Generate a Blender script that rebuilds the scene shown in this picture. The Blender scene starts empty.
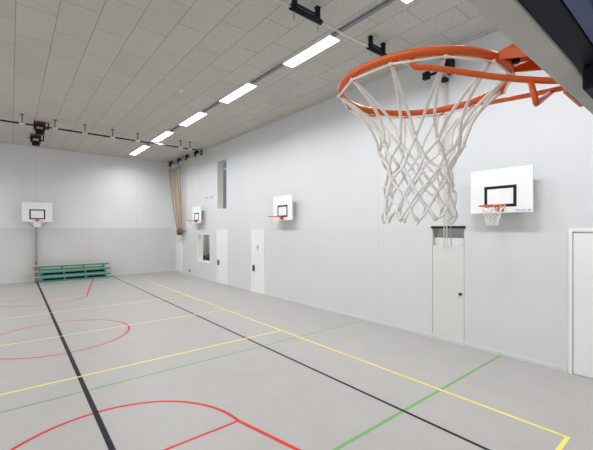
import bpy, bmesh, math, random
from mathutils import Vector, Matrix
random.seed(7)
PI = math.pi
SC = bpy.context.scene
COL = SC.collection

# ------------------------------------------------------------------ materials
def mat(name, col, rough=0.6, metal=0.0, noise=0.0, nscale=8.0, bump=0.0, bscale=200.0, spec=0.5, coords='Object'):
    m = bpy.data.materials.new(name); m.use_nodes = True
    nt = m.node_tree; b = nt.nodes['Principled BSDF']
    b.inputs['Base Color'].default_value = (*col, 1)
    b.inputs['Roughness'].default_value = rough
    b.inputs['Metallic'].default_value = metal
    b.inputs['Specular IOR Level'].default_value = spec
    tc = nt.nodes.new('ShaderNodeTexCoord')
    if noise > 0:
        n = nt.nodes.new('ShaderNodeTexNoise'); n.inputs['Scale'].default_value = nscale
        n.inputs['Detail'].default_value = 4
        r = nt.nodes.new('ShaderNodeValToRGB')
        r.color_ramp.elements[0].position = .3; r.color_ramp.elements[1].position = .7
        r.color_ramp.elements[0].color = (*[c * (1 - noise) for c in col], 1)
        r.color_ramp.elements[1].color = (*[min(1, c * (1 + noise)) for c in col], 1)
        nt.links.new(tc.outputs[coords], n.inputs['Vector'])
        nt.links.new(n.outputs['Fac'], r.inputs['Fac'])
        nt.links.new(r.outputs['Color'], b.inputs['Base Color'])
    if bump > 0:
        n2 = nt.nodes.new('ShaderNodeTexNoise'); n2.inputs['Scale'].default_value = bscale
        bp = nt.nodes.new('ShaderNodeBump'); bp.inputs['Strength'].default_value = bump
        bp.inputs['Distance'].default_value = .01
        nt.links.new(tc.outputs[coords], n2.inputs['Vector'])
        nt.links.new(n2.outputs['Fac'], bp.inputs['Height'])
        nt.links.new(bp.outputs['Normal'], b.inputs['Normal'])
    return m

def emis(name, col, s):
    m = bpy.data.materials.new(name); m.use_nodes = True
    nt = m.node_tree; nt.nodes.clear()
    e = nt.nodes.new('ShaderNodeEmission'); e.inputs[0].default_value = (*col, 1); e.inputs[1].default_value = s
    o = nt.nodes.new('ShaderNodeOutputMaterial'); nt.links.new(e.outputs[0], o.inputs[0])
    return m

def wall_material(name, upper, lower, axis, offset, period, split=2.70):
    """painted panels: two paint colours meeting at a height, fine vertical joints"""
    m = bpy.data.materials.new(name); m.use_nodes = True
    nt = m.node_tree; N = nt.nodes; L = nt.links
    b = N['Principled BSDF']; b.inputs['Roughness'].default_value = .55
    b.inputs['Specular IOR Level'].default_value = .35
    tc = N.new('ShaderNodeTexCoord'); sp = N.new('ShaderNodeSeparateXYZ'); L.new(tc.outputs['Object'], sp.inputs[0])
    def mth(op, a, v=None, w=None):
        n = N.new('ShaderNodeMath'); n.operation = op
        for i, q in enumerate((a, v, w)):
            if q is None: continue
            if isinstance(q, (int, float)): n.inputs[i].default_value = q
            else: L.new(q, n.inputs[i])
        return n.outputs[0]
    hi = mth('GREATER_THAN', sp.outputs['Z'], split)
    mix = N.new('ShaderNodeMix'); mix.data_type = 'RGBA'
    mix.inputs[6].default_value = (*lower, 1); mix.inputs[7].default_value = (*upper, 1)
    L.new(hi, mix.inputs[0])
    t = mth('SUBTRACT', sp.outputs[axis], offset)
    t = mth('DIVIDE', t, period); fr = mth('FRACT', mth('ADD', t, .5))
    d = mth('ABSOLUTE', mth('SUBTRACT', fr, .5)); d = mth('MULTIPLY', d, period)
    seam = mth('LESS_THAN', d, .006)
    mix2 = N.new('ShaderNodeMix'); mix2.data_type = 'RGBA'
    L.new(mth('MULTIPLY', seam, .3), mix2.inputs[0]); L.new(mix.outputs[2], mix2.inputs[6])
    mix2.inputs[7].default_value = (.25, .25, .27, 1)
    no = N.new('ShaderNodeTexNoise'); no.inputs['Scale'].default_value = 1.3; no.inputs['Detail'].default_value = 3
    L.new(tc.outputs['Object'], no.inputs['Vector'])
    mr = N.new('ShaderNodeMapRange'); mr.inputs[3].default_value = .97; mr.inputs[4].default_value = 1.02
    L.new(no.outputs['Fac'], mr.inputs[0])
    vm = N.new('ShaderNodeVectorMath'); vm.operation = 'SCALE'
    L.new(mix2.outputs[2], vm.inputs[0]); L.new(mr.outputs[0], vm.inputs['Scale'])
    L.new(vm.outputs[0], b.inputs['Base Color'])
    return m

def ceiling_material():
    m = bpy.data.materials.new('wood_wool_panels'); m.use_nodes = True
    nt = m.node_tree; N = nt.nodes; L = nt.links
    b = N['Principled BSDF']; b.inputs['Roughness'].default_value = .95; b.inputs['Specular IOR Level'].default_value = .1
    tc = N.new('ShaderNodeTexCoord')
    mp = N.new('ShaderNodeMapping'); mp.inputs['Rotation'].default_value = (0, 0, PI / 2)
    # u = y, v = -x after the turn; line up joints at x = .07 + k*.635, y = 9.5 + k*1.27
    mp.inputs['Location'].default_value = (9.5, .07, 0)
    L.new(tc.outputs['Object'], mp.inputs[0])
    sp = N.new('ShaderNodeSeparateXYZ'); L.new(tc.outputs['Object'], sp.inputs[0])
    cb = N.new('ShaderNodeCombineXYZ')
    a1 = N.new('ShaderNodeMath'); a1.operation = 'ADD'; a1.inputs[1].default_value = -9.5 + .635 + 1.27 * 40
    a2 = N.new('ShaderNodeMath'); a2.operation = 'ADD'; a2.inputs[1].default_value = -.07 + .635 * 40
    L.new(sp.outputs['Y'], a1.inputs[0]); L.new(sp.outputs['X'], a2.inputs[0])
    L.new(a1.outputs[0], cb.inputs[0]); L.new(a2.outputs[0], cb.inputs[1])
    br = N.new('ShaderNodeTexBrick'); br.offset = .5; br.offset_frequency = 2; br.squash = 1
    br.inputs['Scale'].default_value = 1; br.inputs['Brick Width'].default_value = 1.27; br.inputs['Row Height'].default_value = .635
    br.inputs['Mortar Size'].default_value = .0075; br.inputs['Mortar Smooth'].default_value = .1
    c = CEIL
    br.inputs['Color1'].default_value = (c[0] * 1.02, c[1] * 1.02, c[2] * 1.02, 1)
    br.inputs['Color2'].default_value = (c[0] * .96, c[1] * .96, c[2] * .96, 1)
    br.inputs['Mortar'].default_value = (c[0] * .55, c[1] * .55, c[2] * .55, 1)
    L.new(cb.outputs[0], br.inputs['Vector'])
    no = N.new('ShaderNodeTexNoise'); no.inputs['Scale'].default_value = 28; no.inputs['Detail'].default_value = 6
    no.inputs['Roughness'].default_value = .8
    L.new(tc.outputs['Object'], no.inputs['Vector'])
    mr = N.new('ShaderNodeMapRange'); mr.inputs[1].default_value = .3; mr.inputs[2].default_value = .7
    mr.inputs[3].default_value = .74; mr.inputs[4].default_value = 1.24
    L.new(no.outputs['Fac'], mr.inputs[0])
    vo = N.new('ShaderNodeTexVoronoi'); vo.inputs['Scale'].default_value = 9
    L.new(tc.outputs['Object'], vo.inputs['Vector'])
    lt = N.new('ShaderNodeMath'); lt.operation = 'LESS_THAN'; lt.inputs[1].default_value = .1
    L.new(vo.outputs['Distance'], lt.inputs[0])
    mad = N.new('ShaderNodeMath'); mad.operation = 'MULTIPLY_ADD'; mad.inputs[1].default_value = .25
    L.new(lt.outputs[0], mad.inputs[0]); L.new(mr.outputs[0], mad.inputs[2])
    vm = N.new('ShaderNodeVectorMath'); vm.operation = 'SCALE'
    L.new(br.outputs['Color'], vm.inputs[0]); L.new(mad.outputs[0], vm.inputs['Scale'])
    L.new(vm.outputs[0], b.inputs['Base Color'])
    bp = N.new('ShaderNodeBump'); bp.inputs['Strength'].default_value = .25; bp.inputs['Distance'].default_value = .01
    L.new(no.outputs['Fac'], bp.inputs['Height']); L.new(bp.outputs['Normal'], b.inputs['Normal'])
    return m

CEIL = (.56, .535, .50)
M = {
 'floor': mat('grey_linoleum', (.395, .375, .36), .42, noise=.03, nscale=2.0, bump=.02, bscale=300, spec=.35),
 'red': mat('red_line', (.60, .018, .014), .5, spec=.3), 'yellow': mat('yellow_line', (.84, .70, .12), .45),
 'green': mat('green_line', (.16, .36, .12), .45), 'black': mat('black_line', (.008, .009, .018), .55, spec=.25),
 'ceiling': ceiling_material(),
 'wall_back': wall_material('wall_paint_end', (.745, .75, .76), (.64, .64, .64), 'X', .985, 2.4),
 'wall_side': wall_material('wall_paint_side', (.70, .71, .725), (.69, .70, .71), 'Y', 6.03, 6.0),
 'white_trim': mat('skirting_paint', (.66, .66, .67), .4),
 'door': mat('door_white', (.86, .85, .83), .35, noise=.01, nscale=3),
 'door_grey': mat('door_greenish_grey', (.70, .72, .68), .35, noise=.01, nscale=3),
 'reveal': mat('reveal_cream', (.84, .83, .77), .6),
 'board': mat('laminate_white', (.88, .89, .90), .3, noise=.01, nscale=4),
 'board_edge': mat('board_edge', (.52, .51, .48), .6, noise=.04, nscale=12),
 'blackpaint': mat('black_paint', (.010, .011, .014), .45, spec=.3),
 'steel': mat('galvanised_steel', (.36, .37, .39), .4, metal=.7, noise=.08, nscale=20),
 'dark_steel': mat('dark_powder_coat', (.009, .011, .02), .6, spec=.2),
 'blue_steel': mat('blue_grey_coat', (.10, .12, .24), .6, spec=.3),
 'orange': mat('orange_powder_coat', (.70, .105, .006), .32, noise=.05, nscale=30),
 'cord': mat('net_cord', (.90, .87, .83), .8, bump=.1, bscale=500),
 'rope_white': mat('white_rope', (.72, .72, .68), .8, bump=.5, bscale=400),
 'wood': mat('bench_wood', (.66, .40, .17), .45, noise=.12, nscale=9),
 'teal': mat('teal_paint', (.04, .27, .25), .4),
 'rope': mat('climbing_rope', (.43, .33, .21), .9, noise=.15, nscale=30, bump=.6, bscale=200),
 'leather': mat('brown_leather', (.20, .12, .05), .6, noise=.1, nscale=30),
 'glass': None,
 'lamp': emis('lamp_diffuser', (1.0, 1.0, .97), 9.0),
 'housing': mat('lamp_housing', (.80, .81, .82), .4),
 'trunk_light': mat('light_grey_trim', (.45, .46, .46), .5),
 'trunk': mat('grey_trunking', (.20, .215, .25), .5),
 'red_part': mat('red_motor', (.35, .02, .015), .5),
 'white_plastic': mat('white_plastic', (.8, .8, .8), .4),
 'grey_plastic': mat('grey_plastic', (.35, .35, .34), .5),
 'brown_plastic': mat('dark_bronze', (.05, .045, .035), .4),
 'room': mat('store_room_paint', (.55, .55, .53), .7),
 'bag': mat('dark_fabric', (.035, .04, .05), .9, noise=.3, nscale=10),
 'lavender': mat('lavender_sticker', (.72, .71, .80), .5),
 'violet': mat('violet_print', (.34, .32, .55), .5),
 'redbead': mat('red_fleck_rope', (.75, .40, .34), .8),
 'bluerope': mat('blue_fleck_rope', (.60, .65, .72), .8),
}
g = bpy.data.materials.new('window_glass'); g.use_nodes = True
gb = g.node_tree.nodes['Principled BSDF']
gb.inputs['Base Color'].default_value = (.9, .95, .95, 1); gb.inputs['Roughness'].default_value = .02
gb.inputs['Transmission Weight'].default_value = 1; gb.inputs['IOR'].default_value = 1.3
M['glass'] = g

# ------------------------------------------------------------------ mesh builder
class MB:
    def __init__(s): s.bm = bmesh.new(); s.mi = 0
    def face(s, vs):
        try:
            f = s.bm.faces.new(vs); f.material_index = s.mi; return f
        except ValueError: return None
    def box(s, x0, x1, y0, y1, z0, z1, bev=0, mtx=None):
        x0, x1 = sorted((x0, x1)); y0, y1 = sorted((y0, y1)); z0, z1 = sorted((z0, z1))
        v = [s.bm.verts.new((x, y, z)) for x in (x0, x1) for y in (y0, y1) for z in (z0, z1)]
        fs = [s.face([v[i] for i in q]) for q in ((0,1,3,2),(4,6,7,5),(0,4,5,1),(2,3,7,6),(0,2,6,4),(1,5,7,3))]
        if bev > 0:
            es = list({e for f in fs for e in f.edges})
            r = bmesh.ops.bevel(s.bm, geom=es, offset=bev, segments=2, affect='EDGES', profile=.5)
            for f in r['faces']: f.material_index = s.mi
            v = list({vv for f in r['faces'] for vv in f.verts} | {q for q in v if q.is_valid})
        if mtx is not None:
            for q in v: q.co = mtx @ q.co
        return s
    def tube(s, pts, r, n=10, closed=False, caps=True):
        pts = [Vector(p) for p in pts]; N = len(pts)
        rr = r if isinstance(r, (list, tuple)) else [r] * N
        rings = []; up = None
        for i in range(N):
            if closed: t = (pts[(i + 1) % N] - pts[i - 1])
            else: t = pts[min(i + 1, N - 1)] - pts[max(i - 1, 0)]
            t = t.normalized() if t.length > 1e-9 else Vector((0, 0, 1))
            if up is None:
                up = Vector((0, 0, 1)) if abs(t.z) < .9 else Vector((1, 0, 0))
            a = (up - t * up.dot(t))
            if a.length < 1e-5: a = t.orthogonal()
            a.normalize(); up = a; b = t.cross(a)
            rings.append([s.bm.verts.new(pts[i] + (a * math.cos(k * 2 * PI / n) + b * math.sin(k * 2 * PI / n)) * rr[i]) for k in range(n)])
        for i in range(N if closed else N - 1):
            A, B = rings[i], rings[(i + 1) % N]
            for k in range(n):
                f = s.face((A[k], A[(k + 1) % n], B[(k + 1) % n], B[k]))
                if f: f.smooth = n > 6 or True
        if not closed and caps:
            s.face(list(reversed(rings[0]))); s.face(rings[-1])
        return s
    def ball(s, c, r, sub=1, sc=(1, 1, 1)):
        ret = bmesh.ops.create_icosphere(s.bm, subdivisions=sub, radius=r)
        for v in ret['verts']:
            v.co = Vector((v.co.x * sc[0] + c[0], v.co.y * sc[1] + c[1], v.co.z * sc[2] + c[2]))
        for f in {f for v in ret['verts'] for f in v.link_faces}: f.material_index = s.mi; f.smooth = True
        return s
    def prism(s, outline, axis, a, b):
        """outline in the two other axes (ascending order), extruded a..b along axis"""
        def P(u, v, w):
            return {0: (w, u, v), 1: (u, w, v), 2: (u, v, w)}[axis]
        A = [s.bm.verts.new(P(u, v, a)) for u, v in outline]; B = [s.bm.verts.new(P(u, v, b)) for u, v in outline]
        s.face(A); s.face(list(reversed(B)))
        for i in range(len(A)):
            j = (i + 1) % len(A); s.face((A[j], A[i], B[i], B[j]))
        return s
    def build(s, name, mats, parent=None, loc=None, recalc=True):
        if recalc: bmesh.ops.recalc_face_normals(s.bm, faces=s.bm.faces)
        me = bpy.data.meshes.new(name); s.bm.to_mesh(me); s.bm.free()
        for m in (mats if isinstance(mats, (list, tuple)) else [mats]): me.materials.append(M[m])
        o = bpy.data.objects.new(name, me); COL.objects.link(o)
        if parent: o.parent = parent
        if loc: o.location = loc
        return o

def tag(o, label=None, cat=None, group=None, kind=None):
    if label: o['label'] = label
    if cat: o['category'] = cat
    if group: o['group'] = group
    if kind: o['kind'] = kind
    return o
def empty(name, loc=(0, 0, 0), rz=0):
    o = bpy.data.objects.new(name, None); COL.objects.link(o); o.location = loc; o.rotation_euler.z = rz
    o.empty_display_size = .2
    return o
def copy_tree(o, parent=None):
    c = o.copy(); COL.objects.link(c)
    if parent: c.parent = parent
    for ch in [q for q in bpy.data.objects if q.parent == o]: copy_tree(ch, c)
    return c
def struct(o, label=None): return tag(o, label, None, None, 'structure')

# ------------------------------------------------------------------ room
XL, XR, YN, YF, ZC = -6.0, 7.883, -1.41, 21.98, 6.788
T = .34
b = MB(); b.box(XL - .3, XR + .6, YN - .3, YF + .3, -.15, 0)
W2 = .025
def strip(x0, y0, x1, y1, w, z):
    d = Vector((x1 - x0, y1 - y0)); d.normalize(); n = Vector((-d.y, d.x)) * w / 2
    b.face([b.bm.verts.new((x0 + n.x, y0 + n.y, z)), b.bm.verts.new((x0 - n.x, y0 - n.y, z)),
            b.bm.verts.new((x1 - n.x, y1 - n.y, z)), b.bm.verts.new((x1 + n.x, y1 + n.y, z))])
def arc(cx, cy, r, a0, a1, w, z, n=72):
    P = [(cx + q * math.cos(a0 + (a1 - a0) * i / n), cy + q * math.sin(a0 + (a1 - a0) * i / n)) for i in range(n + 1) for q in (r - w / 2, r + w / 2)]
    V = [b.bm.verts.new((x, y, z)) for x, y in P]
    for i in range(n): b.face((V[2 * i], V[2 * i + 1], V[2 * i + 3], V[2 * i + 2]))
CX, CY = .94, 10.32
# green
b.mi = 1
for y, w in ((2.909, .055), (6.542, .045), (14.1, .04), (17.75, .04)): strip(XL, y, XR - .02, y, w, .0006)
# red
b.mi = 2
arc(CX, CY, 1.53, 0, 2 * PI, .045, .0010)
for fy, s in ((4.19, 1), (16.42, -1)):
    arc(CX - .01, fy, 1.48, 0 if s > 0 else PI, PI if s > 0 else 2 * PI, .05, .0010)
    strip(CX - 1.5, fy, CX + 1.49, fy, .04, .0012)
strip(CX + 1.47, 4.19, CX + 2.42, .0, .055, .0010); strip(CX - 1.49, 4.19, CX - 2.42, 0, .055, .0010)
strip(CX + 1.48, 16.4, CX + 2.60, 21.95, .055, .0010); strip(CX - 1.50, 16.4, CX - 2.60, 21.95, .055, .0010)
# black
b.mi = 3
strip(.930, 4.0, .955, 0, .07, .0014); strip(.930, 4.0, 1.015, 21.97, .07, .0014)
strip(4.385, YN, 4.385, YF, .05, .0014); strip(2 * CX - 4.385, YN, 2 * CX - 4.385, YF, .05, .0014)
# yellow
b.mi = 4
VX = 5.426
strip(VX, 1.2, VX, 19.56, .05, .0018); strip(2 * CX - VX, 1.2, 2 * CX - VX, 19.56, .05, .0018)
for y in (1.225, 7.242, 10.286, 13.37, 19.54): strip(2 * CX - VX - .025, y, VX + .025, y, .05 if y < 9 else .045, .0016)
floor = b.build('floor', ['floor', 'green', 'red', 'black', 'yellow'], recalc=False)
bm = bmesh.new(); bm.from_mesh(floor.data)
for f in bm.faces:
    if f.normal.z < 0 and f.calc_center_median().z > .0003: f.normal_flip()
bm.to_mesh(floor.data); bm.free()
struct(floor, 'grey sports floor with red, yellow, green and black court lines')

b = MB(); b.box(XL - .3, XR + .6, YN - .3, YF + .3, ZC, ZC + .2)
struct(b.build('ceiling', 'ceiling'), 'ceiling of grey wood wool acoustic panels')

def wall_holes(name, material, xw, thick, y0, y1, z0, z1, holes, reveal):
    """wall in plane x=xw, holes are (y0,y1,z0,z1)"""
    b = MB()
    ys = sorted({y0, y1} | {h[0] for h in holes} | {h[1] for h in holes})
    zs = sorted({z0, z1} | {h[2] for h in holes} | {h[3] for h in holes})
    def solid(i, j):
        if not (0 <= i < len(ys) - 1 and 0 <= j < len(zs) - 1): return False
        cy, cz = (ys[i] + ys[i + 1]) / 2, (zs[j] + zs[j + 1]) / 2
        return not any(h[0] < cy < h[1] and h[2] < cz < h[3] for h in holes)
    vc = {}
    def V(x, i, j):
        k = (x, i, j)
        if k not in vc: vc[k] = b.bm.verts.new((x, ys[i], zs[j]))
        return vc[k]
    for i in range(len(ys) - 1):
        for j in range(len(zs) - 1):
            if not solid(i, j): continue
            for x in (xw, xw + thick):
                b.mi = 0; b.face((V(x, i, j), V(x, i, j + 1), V(x, i + 1, j + 1), V(x, i + 1, j)))
            b.mi = 1
            for (di, dj, e) in ((-1, 0, ((i, j), (i, j + 1))), (1, 0, ((i + 1, j), (i + 1, j + 1))), (0, -1, ((i, j), (i + 1, j))), (0, 1, ((i, j + 1), (i + 1, j + 1)))):
                if not solid(i + di, j + dj):
                    (p, q), (r, s_) = e
                    b.face((V(xw, p, q), V(xw, r, s_), V(xw + thick, r, s_), V(xw + thick, p, q)))
    return b.build(name, [material, reveal])

HW = (14.83, 15.76, 3.62, 5.97)      # high narrow window
SW = (16.58, 18.16, .90, 2.40)       # square niche
CB = (3.665, 4.43, .085, 2.665)      # ring cabinet
struct(wall_holes('wall_right', 'wall_side', XR, T, YN - .3, YF + .3, 0, ZC, [HW, SW, CB], 'reveal'), 'light grey painted long wall with doors and recesses')
b = MB(); b.box(XL - .3, XR, YF, YF + .3, 0, ZC); struct(b.build('wall_back', 'wall_back'), 'end wall in two tones of grey')
b = MB(); b.box(XL - .3, XR, YN - .3, YN, 0, ZC); struct(b.build('wall_near', 'wall_back'), 'end wall behind the camera')
b = MB(); b.box(XL - .3, XL, YN, YF, 0, ZC); struct(b.build('wall_left', 'wall_side'), 'long wall opposite the doors')

# skirting
b = MB(); D1 = (14.68, 15.81); D2 = (11.64, 12.62); D3 = (.62, 1.76)
ys = [YN, D3[0] - .07, D3[1] + .03, D2[0], D2[1], D1[0], D1[1], YF]
for i in range(0, 8, 2): b.box(XR - .018, XR, ys[i], ys[i + 1], 0, .075, .003)
struct(b.build('baseboard_right', 'white_trim'))
b = MB(); b.box(XL, XR - .018, YF - .018, YF, 0, .075, .003); struct(b.build('baseboard_back', 'white_trim'))
b = MB(); b.box(XL, XL + .018, YN, YF - .018, 0, .075, .003); struct(b.build('baseboard_left', 'white_trim'))

# high window
w = empty('window_1', (XR + .31, (HW[0] + HW[1]) / 2, HW[2])); struct(w, 'tall narrow window high in the long wall')
hw, hh = (HW[1] - HW[0]) / 2, HW[3] - HW[2]
b = MB()
for (a0, a1, c0, c1) in ((-hw, -hw + .025, 0, hh), (hw - .025, hw, 0, hh), (-hw + .025, hw - .025, 0, .025), (-hw + .025, hw - .025, hh - .025, hh)): b.box(-.02, .02, a0, a1, c0, c1)
b.box(-.02, .02, -hw + .025, hw - .025, hh * .84, hh * .84 + .05)
b.build('window_frame', 'white_trim', w)
b = MB(); b.box(-.006, .006, -hw + .025, hw - .025, .025, hh * .84); b.box(-.006, .006, -hw + .025, hw - .025, hh * .84 + .05, hh - .025)
b.build('window_pane', 'glass', w)

# store-room window: opening, pane and the little room seen through it
w = empty('window_2', (XR + .05, (SW[0] + SW[1]) / 2, SW[2])); struct(w, 'square interior window low in the long wall')
hw, hh = (SW[1] - SW[0]) / 2, SW[3] - SW[2]
b = MB()
for (a0, a1, c0, c1) in ((-hw, -hw + .04, 0, hh), (hw - .04, hw, 0, hh), (-hw + .04, hw - .04, 0, .04), (-hw + .04, hw - .04, hh - .04, hh)): b.box(-.055, .03, a0, a1, c0, c1, .004)
b.build('window_frame', 'door', w)
b = MB()
rx0, rx1, ry0, ry1 = XR + T, XR + 1.06, 16.2, 19.4
b.box(rx1, rx1 + .08, ry0 - .08, ry1 + .08, .6, 2.9); b.box(rx0, rx1, ry1, ry1 + .08, .6, 2.9); b.box(rx0, rx1, ry0 - .08, ry0, .6, 2.9)
b.box(rx0, rx1, ry0, ry1, 2.8, 2.9); b.box(rx0, rx1, ry0, ry1, .6, .90)
struct(b.build('wall_store', 'room'), 'walls of the small room behind the square window')

r = empty('store_fill', (XR + .6, 18.1, 2.8)); tag(r, 'added unseen fill lamp brightening the room behind the square window', 'ceiling light')  # added lamp with housing, out of view, brightens the store room
b = MB(); b.box(-.12, .12, -.3, .3, -.05, -.001, .005); b.build('housing', 'housing', r)
ld = bpy.data.lights.new('store_fill_lamp', 'AREA'); ld.shape = 'RECTANGLE'; ld.size = .2; ld.size_y = .5; ld.energy = 11
lo = bpy.data.objects.new('store_fill_lamp', ld); COL.objects.link(lo); lo.parent = r; lo.location = (0, 0, -.055)

# doors 1, 2 : flush white leaves
def flush_door(name, y0, y1, zt, handle_y, handle_z, label, sign=None):
    r = empty(name, (XR, (y0 + y1) / 2, 0)); struct(r, label)
    b = MB(); h = (y1 - y0) / 2
    b.box(-.012, 0, -h + .045, h - .045, .01, zt - .045, .002); b.build('door_leaf', 'door', r)
    b = MB()
    for s in (-1, 1): b.box(-.02, 0, s * h, s * (h - .045), 0, zt, .002)
    b.box(-.02, 0, -h + .045, h - .045, zt - .045, zt, .002); b.build('door_frame', 'door', r)
    cy = (y0 + y1) / 2
    b = MB(); b.box(-.03, -.012, handle_y - cy - .085, handle_y - cy + .085, handle_z - .14, handle_z + .12, .008)
    b.tube([(-.03, handle_y - cy, handle_z + .02), (-.07, handle_y - cy, handle_z + .02), (-.07, handle_y - cy + .0, handle_z + .02), (-.07, handle_y - cy - .13, handle_z + .02)], .011, 8)
    b.build('door_handle', 'brown_plastic', r)
    if sign:
        b = MB(); sy = sign[0] - cy; z = sign[1]
        b.box(-.016, -.012, sy - .07, sy + .07, z + .015, z + .09, .003); b.box(-.016, -.012, sy - .035, sy + .035, z - .09, z + .015, .003)
        b.build('door_sign', 'grey_plastic', r)
    return r
flush_door('door_1', D1[0], D1[1], 2.64, 15.64, 1.02, 'flush white door nearer the climbing ropes')
flush_door('door_2', D2[0], D2[1], 2.64, 12.42, 1.02, 'flush white door with a small grey sign', (12.12, 1.86))
r = empty('door_3', (XR, (D3[0] + D3[1]) / 2, 0)); struct(r, 'white framed door at the near end of the long wall')
h = (D3[1] - D3[0]) / 2
b = MB(); b.box(-.015, 0, -h + .07, h - .068, .015, 2.56, .002); b.build('door_leaf', 'door', r)
b = MB()
for s in (-1, 1): b.box(-.035, 0, s * h, s * (h - .055), 0, 2.64, .004)
b.box(-.035, 0, -h + .055, h - .055, 2.58, 2.64, .004); b.build('door_frame', 'door', r)
b = MB(); b.box(-.012, 0, h - .068, h - .055, 0, 2.58); b.build('door_gap', 'grey_plastic', r)
b = MB(); b.tube([(-.015, -h + .16, 1.05), (-.07, -h + .16, 1.05), (-.07, -h + .29, 1.05)], .011, 8); b.build('door_handle', 'steel', r)

# slim service panel in the corner
r = empty('service_panel', (XR, 20.72, .1)); tag(r, 'slim white wall panel beneath the bunched climbing ropes', 'wall panel')
b = MB(); b.box(-.02, 0, -.48, .48, 0, 2.2, .004); b.build('panel_leaf', 'door', r)
b = MB(); b.box(-.024, -.02, .30, .312, .02, 2.18); b.build('edge_strip', 'grey_plastic', r)

# ------------------------------------------------------------------ ring cabinet
r = empty('ring_cabinet', (XR, (CB[0] + CB[1]) / 2, CB[2]))
tag(r, 'tall recessed wall cabinet with pale door, open top and black bar', 'cabinet')
hw = (CB[1] - CB[0]) / 2; hh = CB[3] - CB[2]
b = MB(); b.box(.002, .02, -hw + .004, hw - .012, .004, 2.155, .003); b.build('door', 'door_grey', r)
dr = [o for o in bpy.data.objects if o.parent == r][0]
b = MB(); b.tube([(.002, -hw + .075, 1.07), (-.03, -hw + .075, 1.07)], .03, 14); b.tube([(-.03, -hw + .075, 1.07), (-.035, -hw + .075, 1.07)], .034, 14); b.build('knob', 'blackpaint', dr)
b = MB()
b.box(.18, .20, -hw + .001, hw - .001, .001, hh - .001); b.box(.021, .18, -hw + .001, -hw + .016, .001, hh - .001); b.box(.021, .18, hw - .016, hw - .001, .001, hh - .001)
b.box(.021, .18, -hw + .016, hw - .016, .001, .016); b.build('carcass', 'room', r)
b = MB(); b.box(.10, .18, -hw + .016, hw - .016, 2.0, 2.34); b.build('inner_panel', 'door', r)
b = MB(); b.box(-.03, .02, -hw - .03, hw + .02, hh - .02, hh + .035, .004); b.build('top_bar', 'blackpaint', r)
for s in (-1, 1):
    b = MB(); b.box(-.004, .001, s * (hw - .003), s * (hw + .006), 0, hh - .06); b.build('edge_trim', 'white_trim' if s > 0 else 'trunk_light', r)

# ------------------------------------------------------------------ nets and hoops
def make_net(b, R, rmid, z0, z1, z2, cord, seg, phase, nn=12, rows=7, jit=.012, seed=1, top_f=1.25, prof=lambda t: 1.12 - .22 * math.sin(t * PI * .75)):
    """rim z0 -> first knots z1 -> diamond rows -> loops at z2"""
    rnd = random.Random(seed)
    knots = []
    def P(k, row):
        rowf = row / rows
        rad = rmid * prof(rowf) if row else rmid * top_f
        a = phase + (k + (.5 if row % 2 == 0 else 0)) * 2 * PI / nn
        z = z1 + (z2 - z1) * rowf
        return Vector((rad * math.cos(a), rad * math.sin(a), z)) + Vector((rnd.uniform(-jit, jit), rnd.uniform(-jit, jit), rnd.uniform(-jit, jit) * .8))
    grid = [[P(k, r_) for k in range(nn)] for r_ in range(rows + 1)]
    top = [Vector((R * math.cos(phase + k * 2 * PI / nn), R * math.sin(phase + k * 2 * PI / nn), z0)) for k in range(nn)]
    def strand(p, q, sag, r0):
        n = 6 if seg > 5 else 2
        mid = (p + q) / 2; out = Vector((-mid.x, -mid.y, 0)) * sag + Vector((0, 0, -abs(sag) * .03))
        b.tube([p.lerp(q, i / n) + out * math.sin(PI * i / n) for i in range(n + 1)], r0, seg)
    for k in range(nn):
        strand(top[k], grid[0][k], rnd.uniform(.10, .26), cord); strand(top[k], grid[0][k - 1], rnd.uniform(.10, .26), cord)
    for r_ in range(rows):
        for k in range(nn):
            p = grid[r_][k]
            nb = (k, (k + 1) % nn) if r_ % 2 == 0 else ((k - 1) % nn, k)
            for j in nb:
                last = r_ == rows - 1
                strand(p, grid[r_ + 1][j], rnd.uniform(-.06, .06) if not last else -.1, cord * .9)
    for r_ in range(rows + 1):
        for k in range(nn):
            b.ball(grid[r_][k], cord * (1.6 if r_ < rows else 1.4), 1, (1, 1, 1.2))
    return top

def goal_board(parent, w, zb, h, yfront, th, sq=(-.29, .29, .15, .57), lw=.05, mats=('board', 'board_edge')):
    b = MB(); b.box(-w / 2, w / 2, yfront - th, yfront, zb, zb + h, .004)
    for f in b.bm.faces:
        if f.calc_center_median().y < yfront - .001: f.material_index = 1
    o = b.build('backboard', list(mats), parent)
    b = MB(); x0, x1, z0, z1 = sq; z0 += zb; z1 += zb; t = .0015
    b.box(x0, x1, yfront, yfront + t, z0, z0 + lw); b.box(x0, x1, yfront, yfront + t, z1 - lw, z1)
    b.box(x0, x0 + lw, yfront, yfront + t, z0 + lw, z1 - lw); b.box(x1 - lw, x1, yfront, yfront + t, z0 + lw, z1 - lw)
    b.build('target_square', 'blackpaint', o)
    return o

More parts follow.
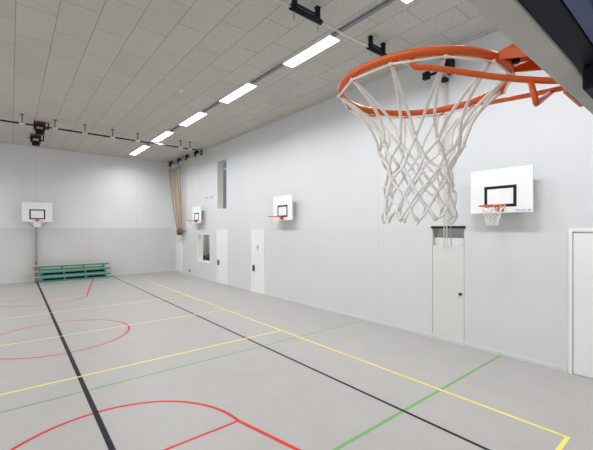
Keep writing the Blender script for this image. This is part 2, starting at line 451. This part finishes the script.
# --- foreground goal, hung from the near end wall (local origin: under the hoop centre on the wall side)
g = empty('basketball_goal', (.95, YN, 2.9))
tag(g, 'large close-up basketball goal with orange hoop and white net seen from below', 'basketball goal')
def L(x, y, z): return Vector((x - .95, y - YN, z - 2.9))      # room -> goal
goal_board(g, 1.8, 0, 1.05, .2 - YN, .040, (-.295, .295, .15, .60))
RZ, RY, TY = 3.043, .575, .026
b = MB()
n = 96
b.tube([L(.95 + .234 * math.cos(i * 2 * PI / n), RY + .234 * math.sin(i * 2 * PI / n), RZ + TY * .236 * math.sin(i * 2 * PI / n)) for i in range(n)], .0108, 16, closed=True)
hoop = b.build('hoop', 'orange', g)
PH = math.radians(15)
for k in range(12):
    a = PH + k * PI / 6
    b = MB()
    ca, sa = math.cos(a), math.sin(a)
    c = L(.95 + .234 * ca, RY + .234 * sa, RZ + TY * .236 * sa)
    tg = Vector((-sa, ca, 0)); pts = []
    for i in range(9):
        t = PI * i / 8
        pts.append(c + tg * (-.018 * math.cos(t)) + Vector((0, 0, -.009 - .009 * math.sin(t))))
    b.tube(pts, .0028, 6); b.build('net_hook', 'orange', hoop)
# rods, cross brace
b = MB()
def smooth(pts, it=2):
    P = [Vector(p) for p in pts]
    for _ in range(it):
        Q = [P[0]]
        for i in range(len(P) - 1): Q += [P[i].lerp(P[i + 1], .25), P[i].lerp(P[i + 1], .75)]
        Q.append(P[-1]); P = Q
    return P
b.tube(smooth([L(.748, .474, 3.038), L(.750, .470, 3.009), L(.772, .440, 3.007), L(.85, .32, 2.963), L(.905, .235, 2.942), L(.915, .206, 2.938)], 2), .0070, 12)
b.build('support_rod', 'orange', g)
b = MB()
b.tube(smooth([L(1.162, .493, 3.037), L(1.160, .478, 3.016), L(1.145, .455, 3.013), L(1.06, .33, 2.976), L(1.005, .235, 2.953), L(.985, .206, 2.948)], 2), .0066, 12)
b.build('support_rod', 'orange', g)
b = MB()
b.tube([L(.883, .266, 2.948), L(.883, .2565, 2.905), L(.884, .2555, 2.898), L(.889, .256, 2.895), L(1.028, .265, 2.958)], .0062, 10)
b.build('cross_brace', 'orange', g)
# flange plate of the hoop (tapers towards the hoop) with a bolt hole and side gussets
b = MB(); zt = 3.045
b.prism([tuple(L(x, y, 0)[:2]) for x, y in ((.898, .206), (1.015, .206), (1.015, .30), (.985, .352), (.918, .352), (.898, .31))], 2, zt - 2.9, zt - 2.9 + .006)
b.build('flange_plate', 'orange', g)
for s in (-1, 1):
    b = MB(); x = .957 + s * .054
    b.prism([tuple(L(0, y, z)[1:]) for y, z in ((.206, zt - .001), (.206, 3.0), (.28, 3.013), (.352, 3.032), (.352, zt - .001))], 0, x - .95 - .003, x - .95 + .003)
    b.build('gusset', 'orange', g)
for bx, by in ((.93, .325), (.975, .325), (.93, .25)):
    b = MB(); b.tube([L(bx, by, zt - .001), L(bx, by, zt - .010)], .009, 6); b.build('bolt', 'dark_steel', g)
b = MB(); b.box(-.066, .064, .2 - YN + .001, .2 - YN + .007, .0015, .20, .001); b.build('mounting_plate', 'orange', g)
# net
b = MB()
make_net(b, .232, .098, RZ - 2.9 - .018, -.034, -.252, .0042, 8, PH, rows=6, jit=.0085, seed=5, top_f=1.16, prof=lambda t: 1.06 - .08 * math.sin(t * PI) - .06 * t)
net = b.build('net', 'cord', g, loc=L(.95, RY, 2.9))
b = MB()
pts = []
for k in range(13):
    a = PH + k * PI / 6
    pts.append(Vector((.240 * math.cos(a), .240 * math.sin(a), RZ - 2.9 - .017 + TY * .236 * math.sin(a))))
for k in range(12): b.tube([pts[k], pts[k + 1]], .0028, 8); b.ball(pts[k], .0058, 1)
b.build('threaded_cord', 'cord', net)
# steel carrier behind the board
b = MB(); yb = .2 - .040 - YN
b.box(-.82, .82, .126 - YN, yb, .003, .07, .002); b.box(-.82, .82, .10 - YN, yb, .88, .95, .003)
b.box(-.82, -.76, .10 - YN, yb, .07, .88); b.box(.76, .82, .10 - YN, yb, .07, .88)
b.build('carrier_frame', 'dark_steel', g)
b = MB(); b.box(-.185, .185, .03 - YN, .153 - YN, -.038, .002, .004); b.box(-.15, .15, .02 - YN, .10 - YN, -.02, .12, .004)
b.build('mount_box', 'dark_steel', g)
for x in (-.15, -.10, .05, .12):
    b = MB(); b.tube([(x, .12 - YN, -.038), (x, .12 - YN, -.052)], .013, 6); b.tube([(x, .12 - YN, -.052), (x, .12 - YN, -.066)], .007, 8)
    b.build('mount_bolt', 'steel', g)
b = MB(); b.box(-.80, .80, .104 - YN, .125 - YN, .003, .12, .003); b.build('cross_beam', 'blue_steel', g)
b = MB(); b.box(-.80, .80, .03 - YN, .103 - YN, .02, .14, .004); b.build('rear_beam', 'dark_steel', g)
for s in (-1, 1):
    b = MB(); b.box(s * .5, s * .58, .001, .03 - YN, .42, .50, .004); b.box(s * .5 - .02, s * .58 + .02, 0, .012, .3, .62)
    b.box(s * .5, s * .58, .03 - YN, .11 - YN, .20, .9, .004)
    b.tube([(s * .54, .01, .1), (s * .54, .02 - YN, .14)], .02, 10)
    b.build('wall_arm', 'blue_steel', g)

# --- wall goals (local: +y out of the wall, x along the wall)
def hoop_parts(parent, y0, z, seed, R=.228, big=False):
    """hoop with its centre at y0 out from the board face; z of hoop"""
    b = MB(); n = 40
    b.tube([(R * math.cos(i * 2 * PI / n), y0 + R * math.sin(i * 2 * PI / n), z) for i in range(n)], .011, 8, closed=True)
    hp = b.build('hoop', 'orange', parent)
    return hp
def wall_goal(label, y, group):
    r = empty('wall_basketball_goal', (XR, y, 0), PI / 2)      # local +y -> -x (into the hall), local x -> +y
    tag(r, label, 'basketball goal', group)
    bd = goal_board(r, 1.16, 2.955, .90, .235, .03, (-.30, .30, .12, .55), .058)
    for x in (-.36, .36):
        b = MB(); b.box(x - .025, x + .025, .0, .204, 3.60, 3.65); b.box(x - .025, x + .025, .0, .204, 3.06, 3.11); b.box(x - .03, x + .03, 0, .015, 3.0, 3.70)
        b.build('wall_bracket', 'housing', r)
    hp = hoop_parts(r, .235 + .376, 3.085, 3)
    b = MB(); b.box(-.075, .075, .2365, .243, 2.985, 3.10, .002)
    b.prism([(-.07, .243), (.07, .243), (.045, .40), (-.045, .40)], 2, 3.086, 3.092)
    b.prism([(.243, 3.085), (.243, 3.0), (.28, 3.0), (.38, 3.07), (.38, 3.085)], 0, -.05, -.044)
    b.prism([(.243, 3.085), (.243, 3.0), (.28, 3.0), (.38, 3.07), (.38, 3.085)], 0, .044, .05)
    b.build('hoop_bracket', 'orange', r)
    for s in (-1, 1):
        b = MB(); b.tube([(s * .20, .50, 3.075), (s * .06, .245, 3.02)], .007, 6); b.build('support_rod', 'orange', r)
    b = MB(); make_net(b, .225, .105, 3.072, 2.96, 2.70, .0042, 5, 0, rows=6, jit=.006, seed=11, top_f=1.5, prof=lambda t: 1.5 - .62 * t)
    b.build('net', 'cord', r, loc=(0, .611, 0))
    for (x, z) in ((-.42, 3.75), (.42, 3.75), (-.42, 3.06), (.42, 3.06)):
        b = MB(); b.tube([(x, .235, z), (x, .2375, z)], .009, 8); b.build('board_bolt', 'housing', r)
    return r
GRP = None
g3 = wall_goal('white wall-mounted basketball goal right of the ring cabinet, nearest on the long wall', 2.835, GRP)
# maker's sticker on the nearest board only
g2 = copy_tree(g3); g2['label'] = 'wall-mounted basketball goal above the flush door with the small sign'
g2.location.y = 10.13
g1 = copy_tree(g3); g1['label'] = 'small distant wall-mounted basketball goal between climbing ropes and tall window'
g1.location.y = 17.72
b = MB(); b.box(-.56, -.28, .2352, .2362, 2.975, 3.02); st = b.build('maker_sticker', 'lavender', g3)
b = MB()
x = -.30
for i, wd in enumerate((.018, .012, .012, .006, .012, .014, .01, .012)):
    x -= wd + .006; b.box(x, x + wd, .2362, .2366, 2.988, 2.988 + (.016 if i % 3 else .022))
b.build('sticker_print', 'violet', st)
b = MB(); b.box(-.545, -.50, .2362, .2366, 2.985, 3.01); b.build('sticker_logo', 'violet', st)

# --- goal on the floor post by the end wall
r = empty('post_basketball_goal', (1.02, 21.78, 0), PI)      # local +y -> towards the hall
tag(r, 'basketball goal on a grey steel post behind the stacked benches', 'basketball goal')
goal_board(r, 1.23, 3.0, .98, .24, .03, (-.32, .32, .13, .62), .06)
b = MB(); b.box(-.02, .10, -.05, .07, 0, 3.0, .006); b.box(-.11, .19, -.12, .14, 0, .015); b.build('post', 'steel', r)
b = MB(); b.tube([(.04, .07, .95), (.04, .085, .95)], .03, 12); b.build('crank_socket', 'blackpaint', r)
b = MB(); b.prism([(-.17, 2.998), (.17, 2.998), (.155, 2.82), (.10, 2.74), (-.10, 2.74), (-.155, 2.82)], 1, .175, .205); b.build('lower_panel', 'board', r)
for s in (-1, 1):
    b = MB(); b.tube([(s * .05, .09, 2.72), (s * .40, .18, 2.985)], .014, 8); b.box(s * .36, s * .56, .15, .205, 2.965, 2.99); b.build('brace', 'steel', r)
b = MB(); b.box(-.05, .05, .07, .175, 3.1, 3.2); b.box(-.4, .4, .16, .21, 3.12, 3.18); b.box(-.05, .05, -.05, .07, 3.0, 3.3); b.build('board_carrier', 'steel', r)
hoop_parts(r, .24 + .376, 3.13, 4)
b = MB(); b.box(-.075, .075, .2415, .25, 3.02, 3.15, .002); b.prism([(-.07, .25), (.07, .25), (.045, .40), (-.045, .40)], 2, 3.128, 3.136); b.build('hoop_bracket', 'orange', r)
for s in (-1, 1):
    b = MB(); b.tube([(s * .20, .50, 3.12), (s * .06, .25, 3.05)], .007, 6); b.build('support_rod', 'orange', r)
b = MB(); make_net(b, .225, .105, 3.115, 3.0, 2.78, .0022, 4, 0, rows=5, jit=.005, seed=12, top_f=1.5, prof=lambda t: 1.5 - .6 * t); b.build('net', 'cord', r, loc=(0, .616, 0))

# ------------------------------------------------------------------ gym benches
def bench():
    r = empty('gym_bench', (2.6, 21.42, 0))
    tag(r, 'x', 'bench', None)
    b = MB(); b.box(-1.86, 1.86, -.125, .125, .247, .275, .006); b.build('seat', 'wood', r)
    b = MB(); b.box(-1.55, 1.55, -.035, .035, .012, .05, .005); b.build('balance_beam', 'wood', r)
    for x in (-1.39, -.46, .48, 1.42):
        b = MB()
        for s in (-1, 1): b.box(x - .036, x + .036, s * .085, s * .127, 0, .246, .004)
        b.box(x - .028, x + .028, -.085, .085, .20, .245); b.box(x - .028, x + .028, -.085, .085, .05, .09)
        b.build('leg', 'teal', r)
    b = MB()
    for s in (-1, 1):
        b.box(-1.66, 1.66, s * .123, s * .105, .172, .246, .003); b.box(-1.39, 1.42, s * .123, s * .105, .012, .075, .003)
    b.build('side_rail', 'teal', r)
    b = MB(); b.box(-1.37, 1.40, .075, .084, .03, .20); b.build('gap_shade_panel', 'dark_steel', r)  # dark sheet added to imitate the shade in the gaps between rails
    return r
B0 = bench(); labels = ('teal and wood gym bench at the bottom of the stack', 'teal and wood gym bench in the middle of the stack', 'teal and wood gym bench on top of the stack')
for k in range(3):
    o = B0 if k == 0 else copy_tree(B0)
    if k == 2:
        for q in [c for c in bpy.data.objects if c.parent == o and c.name.startswith('gap_shade_panel')]: bpy.data.objects.remove(q)
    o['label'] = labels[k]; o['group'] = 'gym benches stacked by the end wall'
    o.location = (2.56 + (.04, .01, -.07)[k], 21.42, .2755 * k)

# ------------------------------------------------------------------ lights
LAMPX = 5.40
def lamp(x, y0, y1, label, group):
    r = empty('ceiling_light', (x, (y0 + y1) / 2, ZC)); h = (y1 - y0) / 2; w = .16; d = .065
    tag(r, label, 'ceiling light', group)
    b = MB()
    b.box(-w, -w + .012, -h, h, -d, -.001); b.box(w - .012, w, -h, h, -d, -.001)
    b.box(-w + .012, w - .012, -h, -h + .012, -d, -.001); b.box(-w + .012, w - .012, h - .012, h, -d, -.001); b.box(-w + .012, w - .012, -h + .012, h - .012, -.012, -.001)
    b.build('housing', 'housing', r)
    b = MB(); b.box(-w + .013, w - .013, -h + .013, h - .013, -d + .002, -d + .008); b.build('diffuser', 'lamp', r)
    ld = bpy.data.lights.new('lamp_light', 'AREA'); ld.shape = 'RECTANGLE'; ld.size = 2 * w - .03; ld.size_y = 2 * h - .03
    ld.energy = LAMP_W * (1.2 if y0 > 17.5 else 1); ld.color = (.97, 1, 1.03); ld.spread = math.radians(LAMP_SPREAD)
    lo = bpy.data.objects.new('lamp_light', ld); COL.objects.link(lo); lo.parent = r; lo.location = (0, 0, -d - .002)
    return r
LAMP_W, LAMP_SPREAD = 88, 157
row = [(a_ * .985, c_ * .985) for a_, c_ in [(2.0, 3.69), (5.32, 7.0), (8.55, 10.34), (11.75, 13.68), (14.95, 17.0), (18.2, 20.8)]]
nm = ['ceiling light at the top edge above the big hoop, nearest of the row', 'bright ceiling light left of the hoop, largest in full view', 'ceiling light second from the big hoop in full view', 'ceiling light in the middle of the row, third in full view', 'ceiling light just in front of the ceiling track', 'farthest ceiling light, beyond the ceiling track by the end wall']
GL = 'ceiling lights in a row along the long wall'
for (y0, y1), t, lx in zip(row, nm, (5.41, 5.37, 5.30, 5.25, 5.19, 5.16)): lamp(lx, y0, y1, t, GL)
for (y0, y1) in row + [(-1.2, .5)]: lamp(2 * CX - LAMPX - .0, y0, y1, 'ceiling light of the second row above the far side', 'ceiling lights of the other row')
lamp(LAMPX, -1.2, .5, 'ceiling light behind the camera above the near wall', GL)
for (a, c) in ((.52, 1.96), (3.65, 5.23), (6.91, 8.41), (10.20, 11.56), (13.49, 14.72), (16.76, 17.91)):
    tx = 5.32 - .0095 * max(0, a - 3); b = MB(); b.box(tx - .04, tx + .04, a, c, ZC - .05, ZC - .001, .003)
    tag(b.build('ceiling_trunking', 'trunk'), 'grey trunking between two ceiling lights, around %s' % {.52: 'the near end', 3.65: 'the largest light and the nearest one', 6.91: 'the two largest full lights', 10.20: 'the middle of the row', 13.49: 'the fourth light', 16.76: 'the ceiling track'}[a], 'trunking')

# ------------------------------------------------------------------ ceiling rail across the hall
r = empty('ceiling_track', (3.45, 16.05, ZC)); tag(r, 'thin dark ceiling track on short hangers across the far hall', 'track')
xs = [-2.9, -1.8, -.7, .317, 1.30, 2.28, 3.27, 4.25, 5.19, 6.15, 6.60]
z = 6.46 - ZC
b = MB()
x0 = -6.0 + .02
for x in xs + [7.0]:
    b.tube([(x0 - 3.45 + .07, 0, z), (x - 3.45 - .07, 0, z)], .03, 8); x0 = x
b.build('rail', 'dark_steel', r)
for x in xs:
    b = MB(); b.box(x - 3.45 - .012, x - 3.45 + .012, -.012, .012, z, -.008); b.box(x - 3.45 - .06, x - 3.45 + .06, -.05, .05, -.01, -.001)
    b.build('hanger', 'dark_steel', r)
    b = MB(); b.tube([(x - 3.45 - .09, 0, z), (x - 3.45 + .09, 0, z)], .032, 10); b.build('coupling', 'white_plastic', r)

def hoist(loc, label, s=1.0):
    r = empty('hoist_motor', loc); tag(r, label, 'hoist motor')
    b = MB(); b.box(-.22 * s, .22 * s, -.16, .16, -.34, -.08, .02); b.build('gear_housing', 'blackpaint', r)
    b = MB(); b.tube([(-.15 * s, 0, -.38), (.17 * s, 0, -.38)], .11, 14); b.build('drum', 'dark_steel', r)
    b = MB(); b.box(-.12 * s, .24 * s, -.14, .14, -.078, -.02, .008); b.build('motor_cover', 'red_part', r)
    b = MB(); b.box(-.18, -.14, -.05, .05, -.08, -.001); b.build('ceiling_bracket', 'dark_steel', r)
    b = MB(); b.box(.26, .3, -.05, .05, -.25, -.001); b.box(.22 * s, .26, -.05, .05, -.25, -.21); b.build('ceiling_bracket', 'dark_steel', r)
    b = MB(); b.box(-.1, .1, -.168, -.161, -.3, -.2); b.build('rating_plate', 'grey_plastic', r)
    b = MB(); b.tube([(-.22 * s, 0, -.18), (-.33 * s, 0, -.16)], .03, 8); b.build('shaft', 'steel', r)
    return r
hoist((.86, 16.75, ZC), 'black hoist motor with red cover beside the ceiling track, nearer of two', .82)
hoist((.84, 19.1, ZC), 'black hoist motor with red cover farther back towards the end wall', .86)

# ------------------------------------------------------------------ rope track and climbing ropes in the corner
TX = 7.45
r = empty('rope_track', (TX, 19.1, ZC)); tag(r, 'short grey track along the long wall carrying the climbing ropes', 'track')
b = MB(); b.box(-.03, .03, -2.25, 2.45, -.30, -.24, .004); b.build('rail', 'steel', r)
for y in (-2.1, 0, 2.2):
    b = MB(); b.box(-.015, .015, y - .015, y + .015, -.24, -.001); b.build('hanger', 'dark_steel', r)
tr = [21.2, 20.35, 19.2, 18.1, 17.0]
r = None
def trolley(y, label, s=1):
    r = empty('rope_trolley', (TX, y, ZC - .24)); tag(r, label, 'trolley', 'trolleys on the rope track')
    b = MB(); b.box(-.07 * s, .07 * s, -.13 * s, .13 * s, .002, .15 * s, .012); b.build('carriage', 'blackpaint', r)
    for q in (-.07, .07):
        for e in (-1, 1): b = MB(); b.tube([(e * .10, q * s, .05), (e * .072, q * s, .05)], .04, 12); b.build('wheel', 'dark_steel', r)
    b = MB(); b.box(-.10, -.035, -.04, .04, -.16, .002); b.build('hanging_plate', 'blackpaint', r)
for y, t in zip((20.95, 19.65, 18.5, 17.28), ('black trolley at the far end of the rope track', 'black trolley second from the far end of the rope track', 'black trolley third from the far end of the rope track', 'black trolley near the hall end of the rope track')): trolley(y, t)
r = empty('hanging_pulley', (TX, 16.68, ZC - .27)); tag(r, 'black pulley wheel where the two ceiling tracks meet', 'pulley')
b = MB(); n = 20
b.tube([(0, .12 * math.cos(i * 2 * PI / n), .12 * math.sin(i * 2 * PI / n)) for i in range(n)], .03, 8, closed=True); b.build('rim', 'blackpaint', r)
b = MB(); b.tube([(-.05, 0, 0), (.05, 0, 0)], .045, 12); b.box(-.015, .015, -.015, .015, .045, .269); b.build('hub', 'steel', r)
# white yoke under the track and ropes swung aside to the wall
r = empty('rope_yoke', (TX, 20.5, ZC - .41)); tag(r, 'pale grey spreader bar at the top of the climbing ropes', 'spreader bar')
b = MB(); b.box(-.04, .04, -.95, .85, -.28, -.18, .01); b.build('bar', 'steel', r)
for y in (-.7, .5):
    b = MB(); b.box(-.02, .02, y - .02, y + .02, -.18, .105); b.build('strap', 'steel', r)
tops = [21.22, 20.86, 20.48, 20.10, 19.72]
bots = [20.44, 20.30, 20.15, 20.01, 19.87]
nm = ['leftmost of the bunched beige climbing ropes', 'second from the left of the bunched climbing ropes', 'middle of the five bunched climbing ropes', 'second from the right of the bunched climbing ropes', 'rightmost of the bunched beige climbing ropes']
for i, (a, c) in enumerate(zip(tops, bots)):
    P0 = Vector((TX, a, ZC - .41 - .285)); P1 = Vector((7.66 + .06 * (i % 2), c, 2.62))
    r = empty('climbing_rope', P0); tag(r, nm[i], 'climbing rope', 'climbing ropes tied back in the corner')
    b = MB(); n = 26; pts = []
    for k in range(n + 1):
        t = k / n; p = P0.lerp(P1, t); p.y += (.16 - .05 * i) * math.sin(PI * t); p.x += .012 * math.sin(5 * t)
        pts.append(p - P0)
    b.tube(pts, .048, 10); b.build('rope', 'rope', r)
    b = MB(); b.tube([P1 - P0 + Vector((0, 0, .05)), P1 - P0 + Vector((0, 0, -.32))], .055, 12); b.build('end_cap', 'leather', r)
r = empty('tie_strap', (XR, 20.15, 2.5)); tag(r, 'brown strap holding the climbing ropes to the wall', 'strap')
b = MB(); b.tube(smooth([(-.005, .44, .03), (-.34, .46, 0), (-.345, 0, -.01), (-.34, -.46, 0), (-.005, -.44, .03)], 2), .022, 8); b.build('strap_band', 'leather', r)

# ------------------------------------------------------------------ ring hoist line: brackets, cable, drop ropes
ZB = 6.54
def bracket(x0, x1, y, label):
    r = empty('cable_bracket', ((x0 + x1) / 2, y, ZC)); tag(r, label, 'ceiling bracket', 'cable brackets under the ceiling')
    h = (x1 - x0) / 2; z = ZB - ZC
    for s in (-1, 1):
        b = MB(); b.box(s * (h - .13), s * (h - .05), -.035, .035, z, -.012, .003); b.box(s * (h - .14), s * (h - .04), -.045, .045, -.012, -.001); b.build('hanger', 'dark_steel', r)
    b = MB(); b.tube([(-h, 0, z), (h, 0, z)], .052, 16); b.build('drum', 'dark_steel', r)
    b = MB(); b.box(-h + .05, h - .05, -.018, .018, z + .085, z + .11); b.build('tie_bar', 'dark_steel', r)
    for s in (-1, 1):
        b = MB(); b.tube([(s * h * .78, 0, z - .06), (s * h * .78, 0, z - .13)], .008, 6)
        b.tube([(s * h * .78 + .02 * math.cos(t * PI / 6), 0, z - .15 + .02 * math.sin(t * PI / 6)) for t in range(12)], .006, 6, closed=True)
        b.tube([(s * h * .78, 0, z - .17), (s * h * .78, 0, z - .21)], .01, 6)
        b.build('hook', 'steel', r)
    return r
YC_ = 4.80
bracket(3.80, 4.54, YC_, 'dark drum bracket with cable at the top centre, left of the hoop')
bracket(5.92, 6.54, YC_, 'dark drum bracket just above the big hoop rim')
b = MB()
pts = [(XL + .3, 0, .02), (3.80, 0, 0), (4.54, 0, 0), (5.92, 0, 0), (6.54, 0, 0), (7.545, -.40, -.235)]
for (p, q) in ((0, 1), (2, 3), (4, 5)):
    A, B_ = Vector(pts[p]), Vector(pts[q]); n = max(4, int((B_ - A).length / .035)); 
    for s in (0, 1, 2):
        b.tube([A.lerp(B_, i / n) + Vector((0, .011 * math.cos(i * .9 + s * 2.09), .011 * math.sin(i * .9 + s * 2.09))) for i in range(n + 1)], .0125, 5)
o = b.build('hoist_cable', 'rope_white', loc=(0, YC_, ZB)); tag(o, 'white twisted cable running under the ceiling between dark brackets', 'cable')
r = empty('wall_pulley', (XR, 4.2, 6.1)); tag(r, 'dark pulley unit high on the wall seen through the hoop', 'pulley')
b = MB(); b.box(-.38, -.27, .12, .27, .05, .22, .01); b.build('pulley_block', 'dark_steel', r)
b = MB(); b.box(-.26, -.22, -.35, .15, .14, .19); b.build('arm', 'dark_steel', r)
b = MB(); b.box(-.27, -.0, -.33, -.20, .10, .42, .008); b.build('wall_mount', 'dark_steel', r)
b = MB(); b.box(-.20, -.02, -.195, -.05, -.03, .03); b.build('guide', 'dark_steel', r)
for i, (dy, c, t, rr) in enumerate(((.0, 'redbead', 'red-flecked white rope dropping into the ring cabinet, left one', .015), (-.075, 'rope_white', 'white rope dropping into the ring cabinet, middle one', .016), (-.19, 'bluerope', 'thin bluish rope dropping into the ring cabinet, right one', .009))):
    b = MB(); zt, zb = -.06, -3.86
    n = 110
    y0 = -.10 + dy * .4; y1 = dy * .9 - .09
    if i < 2:
        b.mi = 0
        b.tube([(0, y0 + (y1 - y0) * k / n, zt + (zb - zt) * k / n) for k in range(n + 1)], rr * .75, 6)
        b.mi = 1
        for k in range(0, n):
            t0 = k / n; b.ball((0, y0 + (y1 - y0) * t0, zt + (zb - zt) * t0), rr * 1.05, 1, (1, 1, .55))
        o = b.build('hanging_rope', ['rope_white', 'redbead' if i == 0 else 'rope_white'], loc=(7.82, 4.2, 6.1))
    else:
        b.tube([(0, y0, zt), (0, y1, zb)], rr, 6); o = b.build('hanging_rope', 'bluerope', loc=(7.82, 4.2, 6.1))
    tag(o, t, 'rope', 'ropes dropping into the ring cabinet')
for o in [q for q in bpy.data.objects if q.name.startswith('hanging_rope')]: o.location.x = 7.84

# ------------------------------------------------------------------ small things
r = empty('smoke_detector', (3.9, 10.2, ZC)); tag(r, 'small white smoke detector on the ceiling left of the lights', 'smoke detector')
b = MB(); b.tube([(0, 0, -.001), (0, 0, -.02)], .09, 18); b.build('base', 'white_plastic', r)
b = MB(); b.tube([(0, 0, -.02), (0, 0, -.06), (0, 0, -.075)], [.07, .06, .03], 18); b.build('sensor_head', 'white_plastic', r)
for (y, z, t) in ((16.95, 4.30, 'left of two small pale wall sensors beside the tall window'), (16.40, 4.30, 'right of two small pale wall sensors beside the tall window')):
    r = empty('wall_sensor', (XR, y, z)); tag(r, t, 'sensor')
    b = MB(); b.box(-.05, 0, -.12, .12, -.06, .06, .01); b.build('sensor_body', 'housing', r)
    b = MB(); b.ball((-.055, 0, -.01), .04, 2, (.8, 1, 1)); b.build('lens', 'grey_plastic', r)
r = empty('wall_socket', (XR, 19.16, .29)); tag(r, 'small grey wall socket low beside the service panel', 'socket')
b = MB(); b.box(-.03, 0, -.09, .09, -.09, .09, .008); b.build('cover', 'grey_plastic', r)
b = MB(); b.box(-.034, -.03, -.05, .05, -.05, .05, .004); b.build('insert', 'blackpaint', r)
# dark bags behind the square window
for (x, y, s, t) in ((XR + .70, 18.15, .21, 'larger dark bag behind the square window'), (XR + .68, 18.88, .15, 'smaller dark bag behind the square window')):
    r = empty('gear_bag', (x, y, .90)); tag(r, t, 'bag')
    bb = MB(); bb.ball((0, 0, s * .72), s, 3, (1.1, 1.35, .72))
    for v in bb.bm.verts: v.co += v.co.normalized() * .03 * math.sin(v.co.x * 31) * math.cos(v.co.y * 27)
    mz = min(v.co.z for v in bb.bm.verts)
    for v in bb.bm.verts: v.co.z -= mz
    bb.build('bag_body', 'bag', r)
    bb = MB(); bb.tube(smooth([(0, -.2 * s / .3, s * 1.25), (0, -.12, s * 1.6), (0, .12, s * 1.6), (0, .2 * s / .28, s * 1.25)], 2), .02, 8); bb.build('bag_handle', 'bag', r)

# ------------------------------------------------------------------ world, camera
w = bpy.data.worlds.new('World'); SC.world = w; w.use_nodes = True
w.node_tree.nodes['Background'].inputs[0].default_value = (.25, .29, .38, 1)
w.node_tree.nodes['Background'].inputs[1].default_value = .6
cd = bpy.data.cameras.new('camera'); co = bpy.data.objects.new('camera', cd); COL.objects.link(co)
co.location = (0, 0, 2.62); co.rotation_euler = (PI / 2, 0, -.6871)
cd.sensor_width = 36; cd.lens = 348.2 / 593 * 36; cd.shift_y = .013 * 348.2 / 593; cd.clip_start = .01
SC.camera = co
vs = SC.view_settings; vs.view_transform = 'Standard'; vs.look = 'None'; vs.gamma = 1; vs.use_curve_mapping = False
vs.exposure = 0.0
SC.cycles.max_bounces = 10; SC.cycles.diffuse_bounces = 6
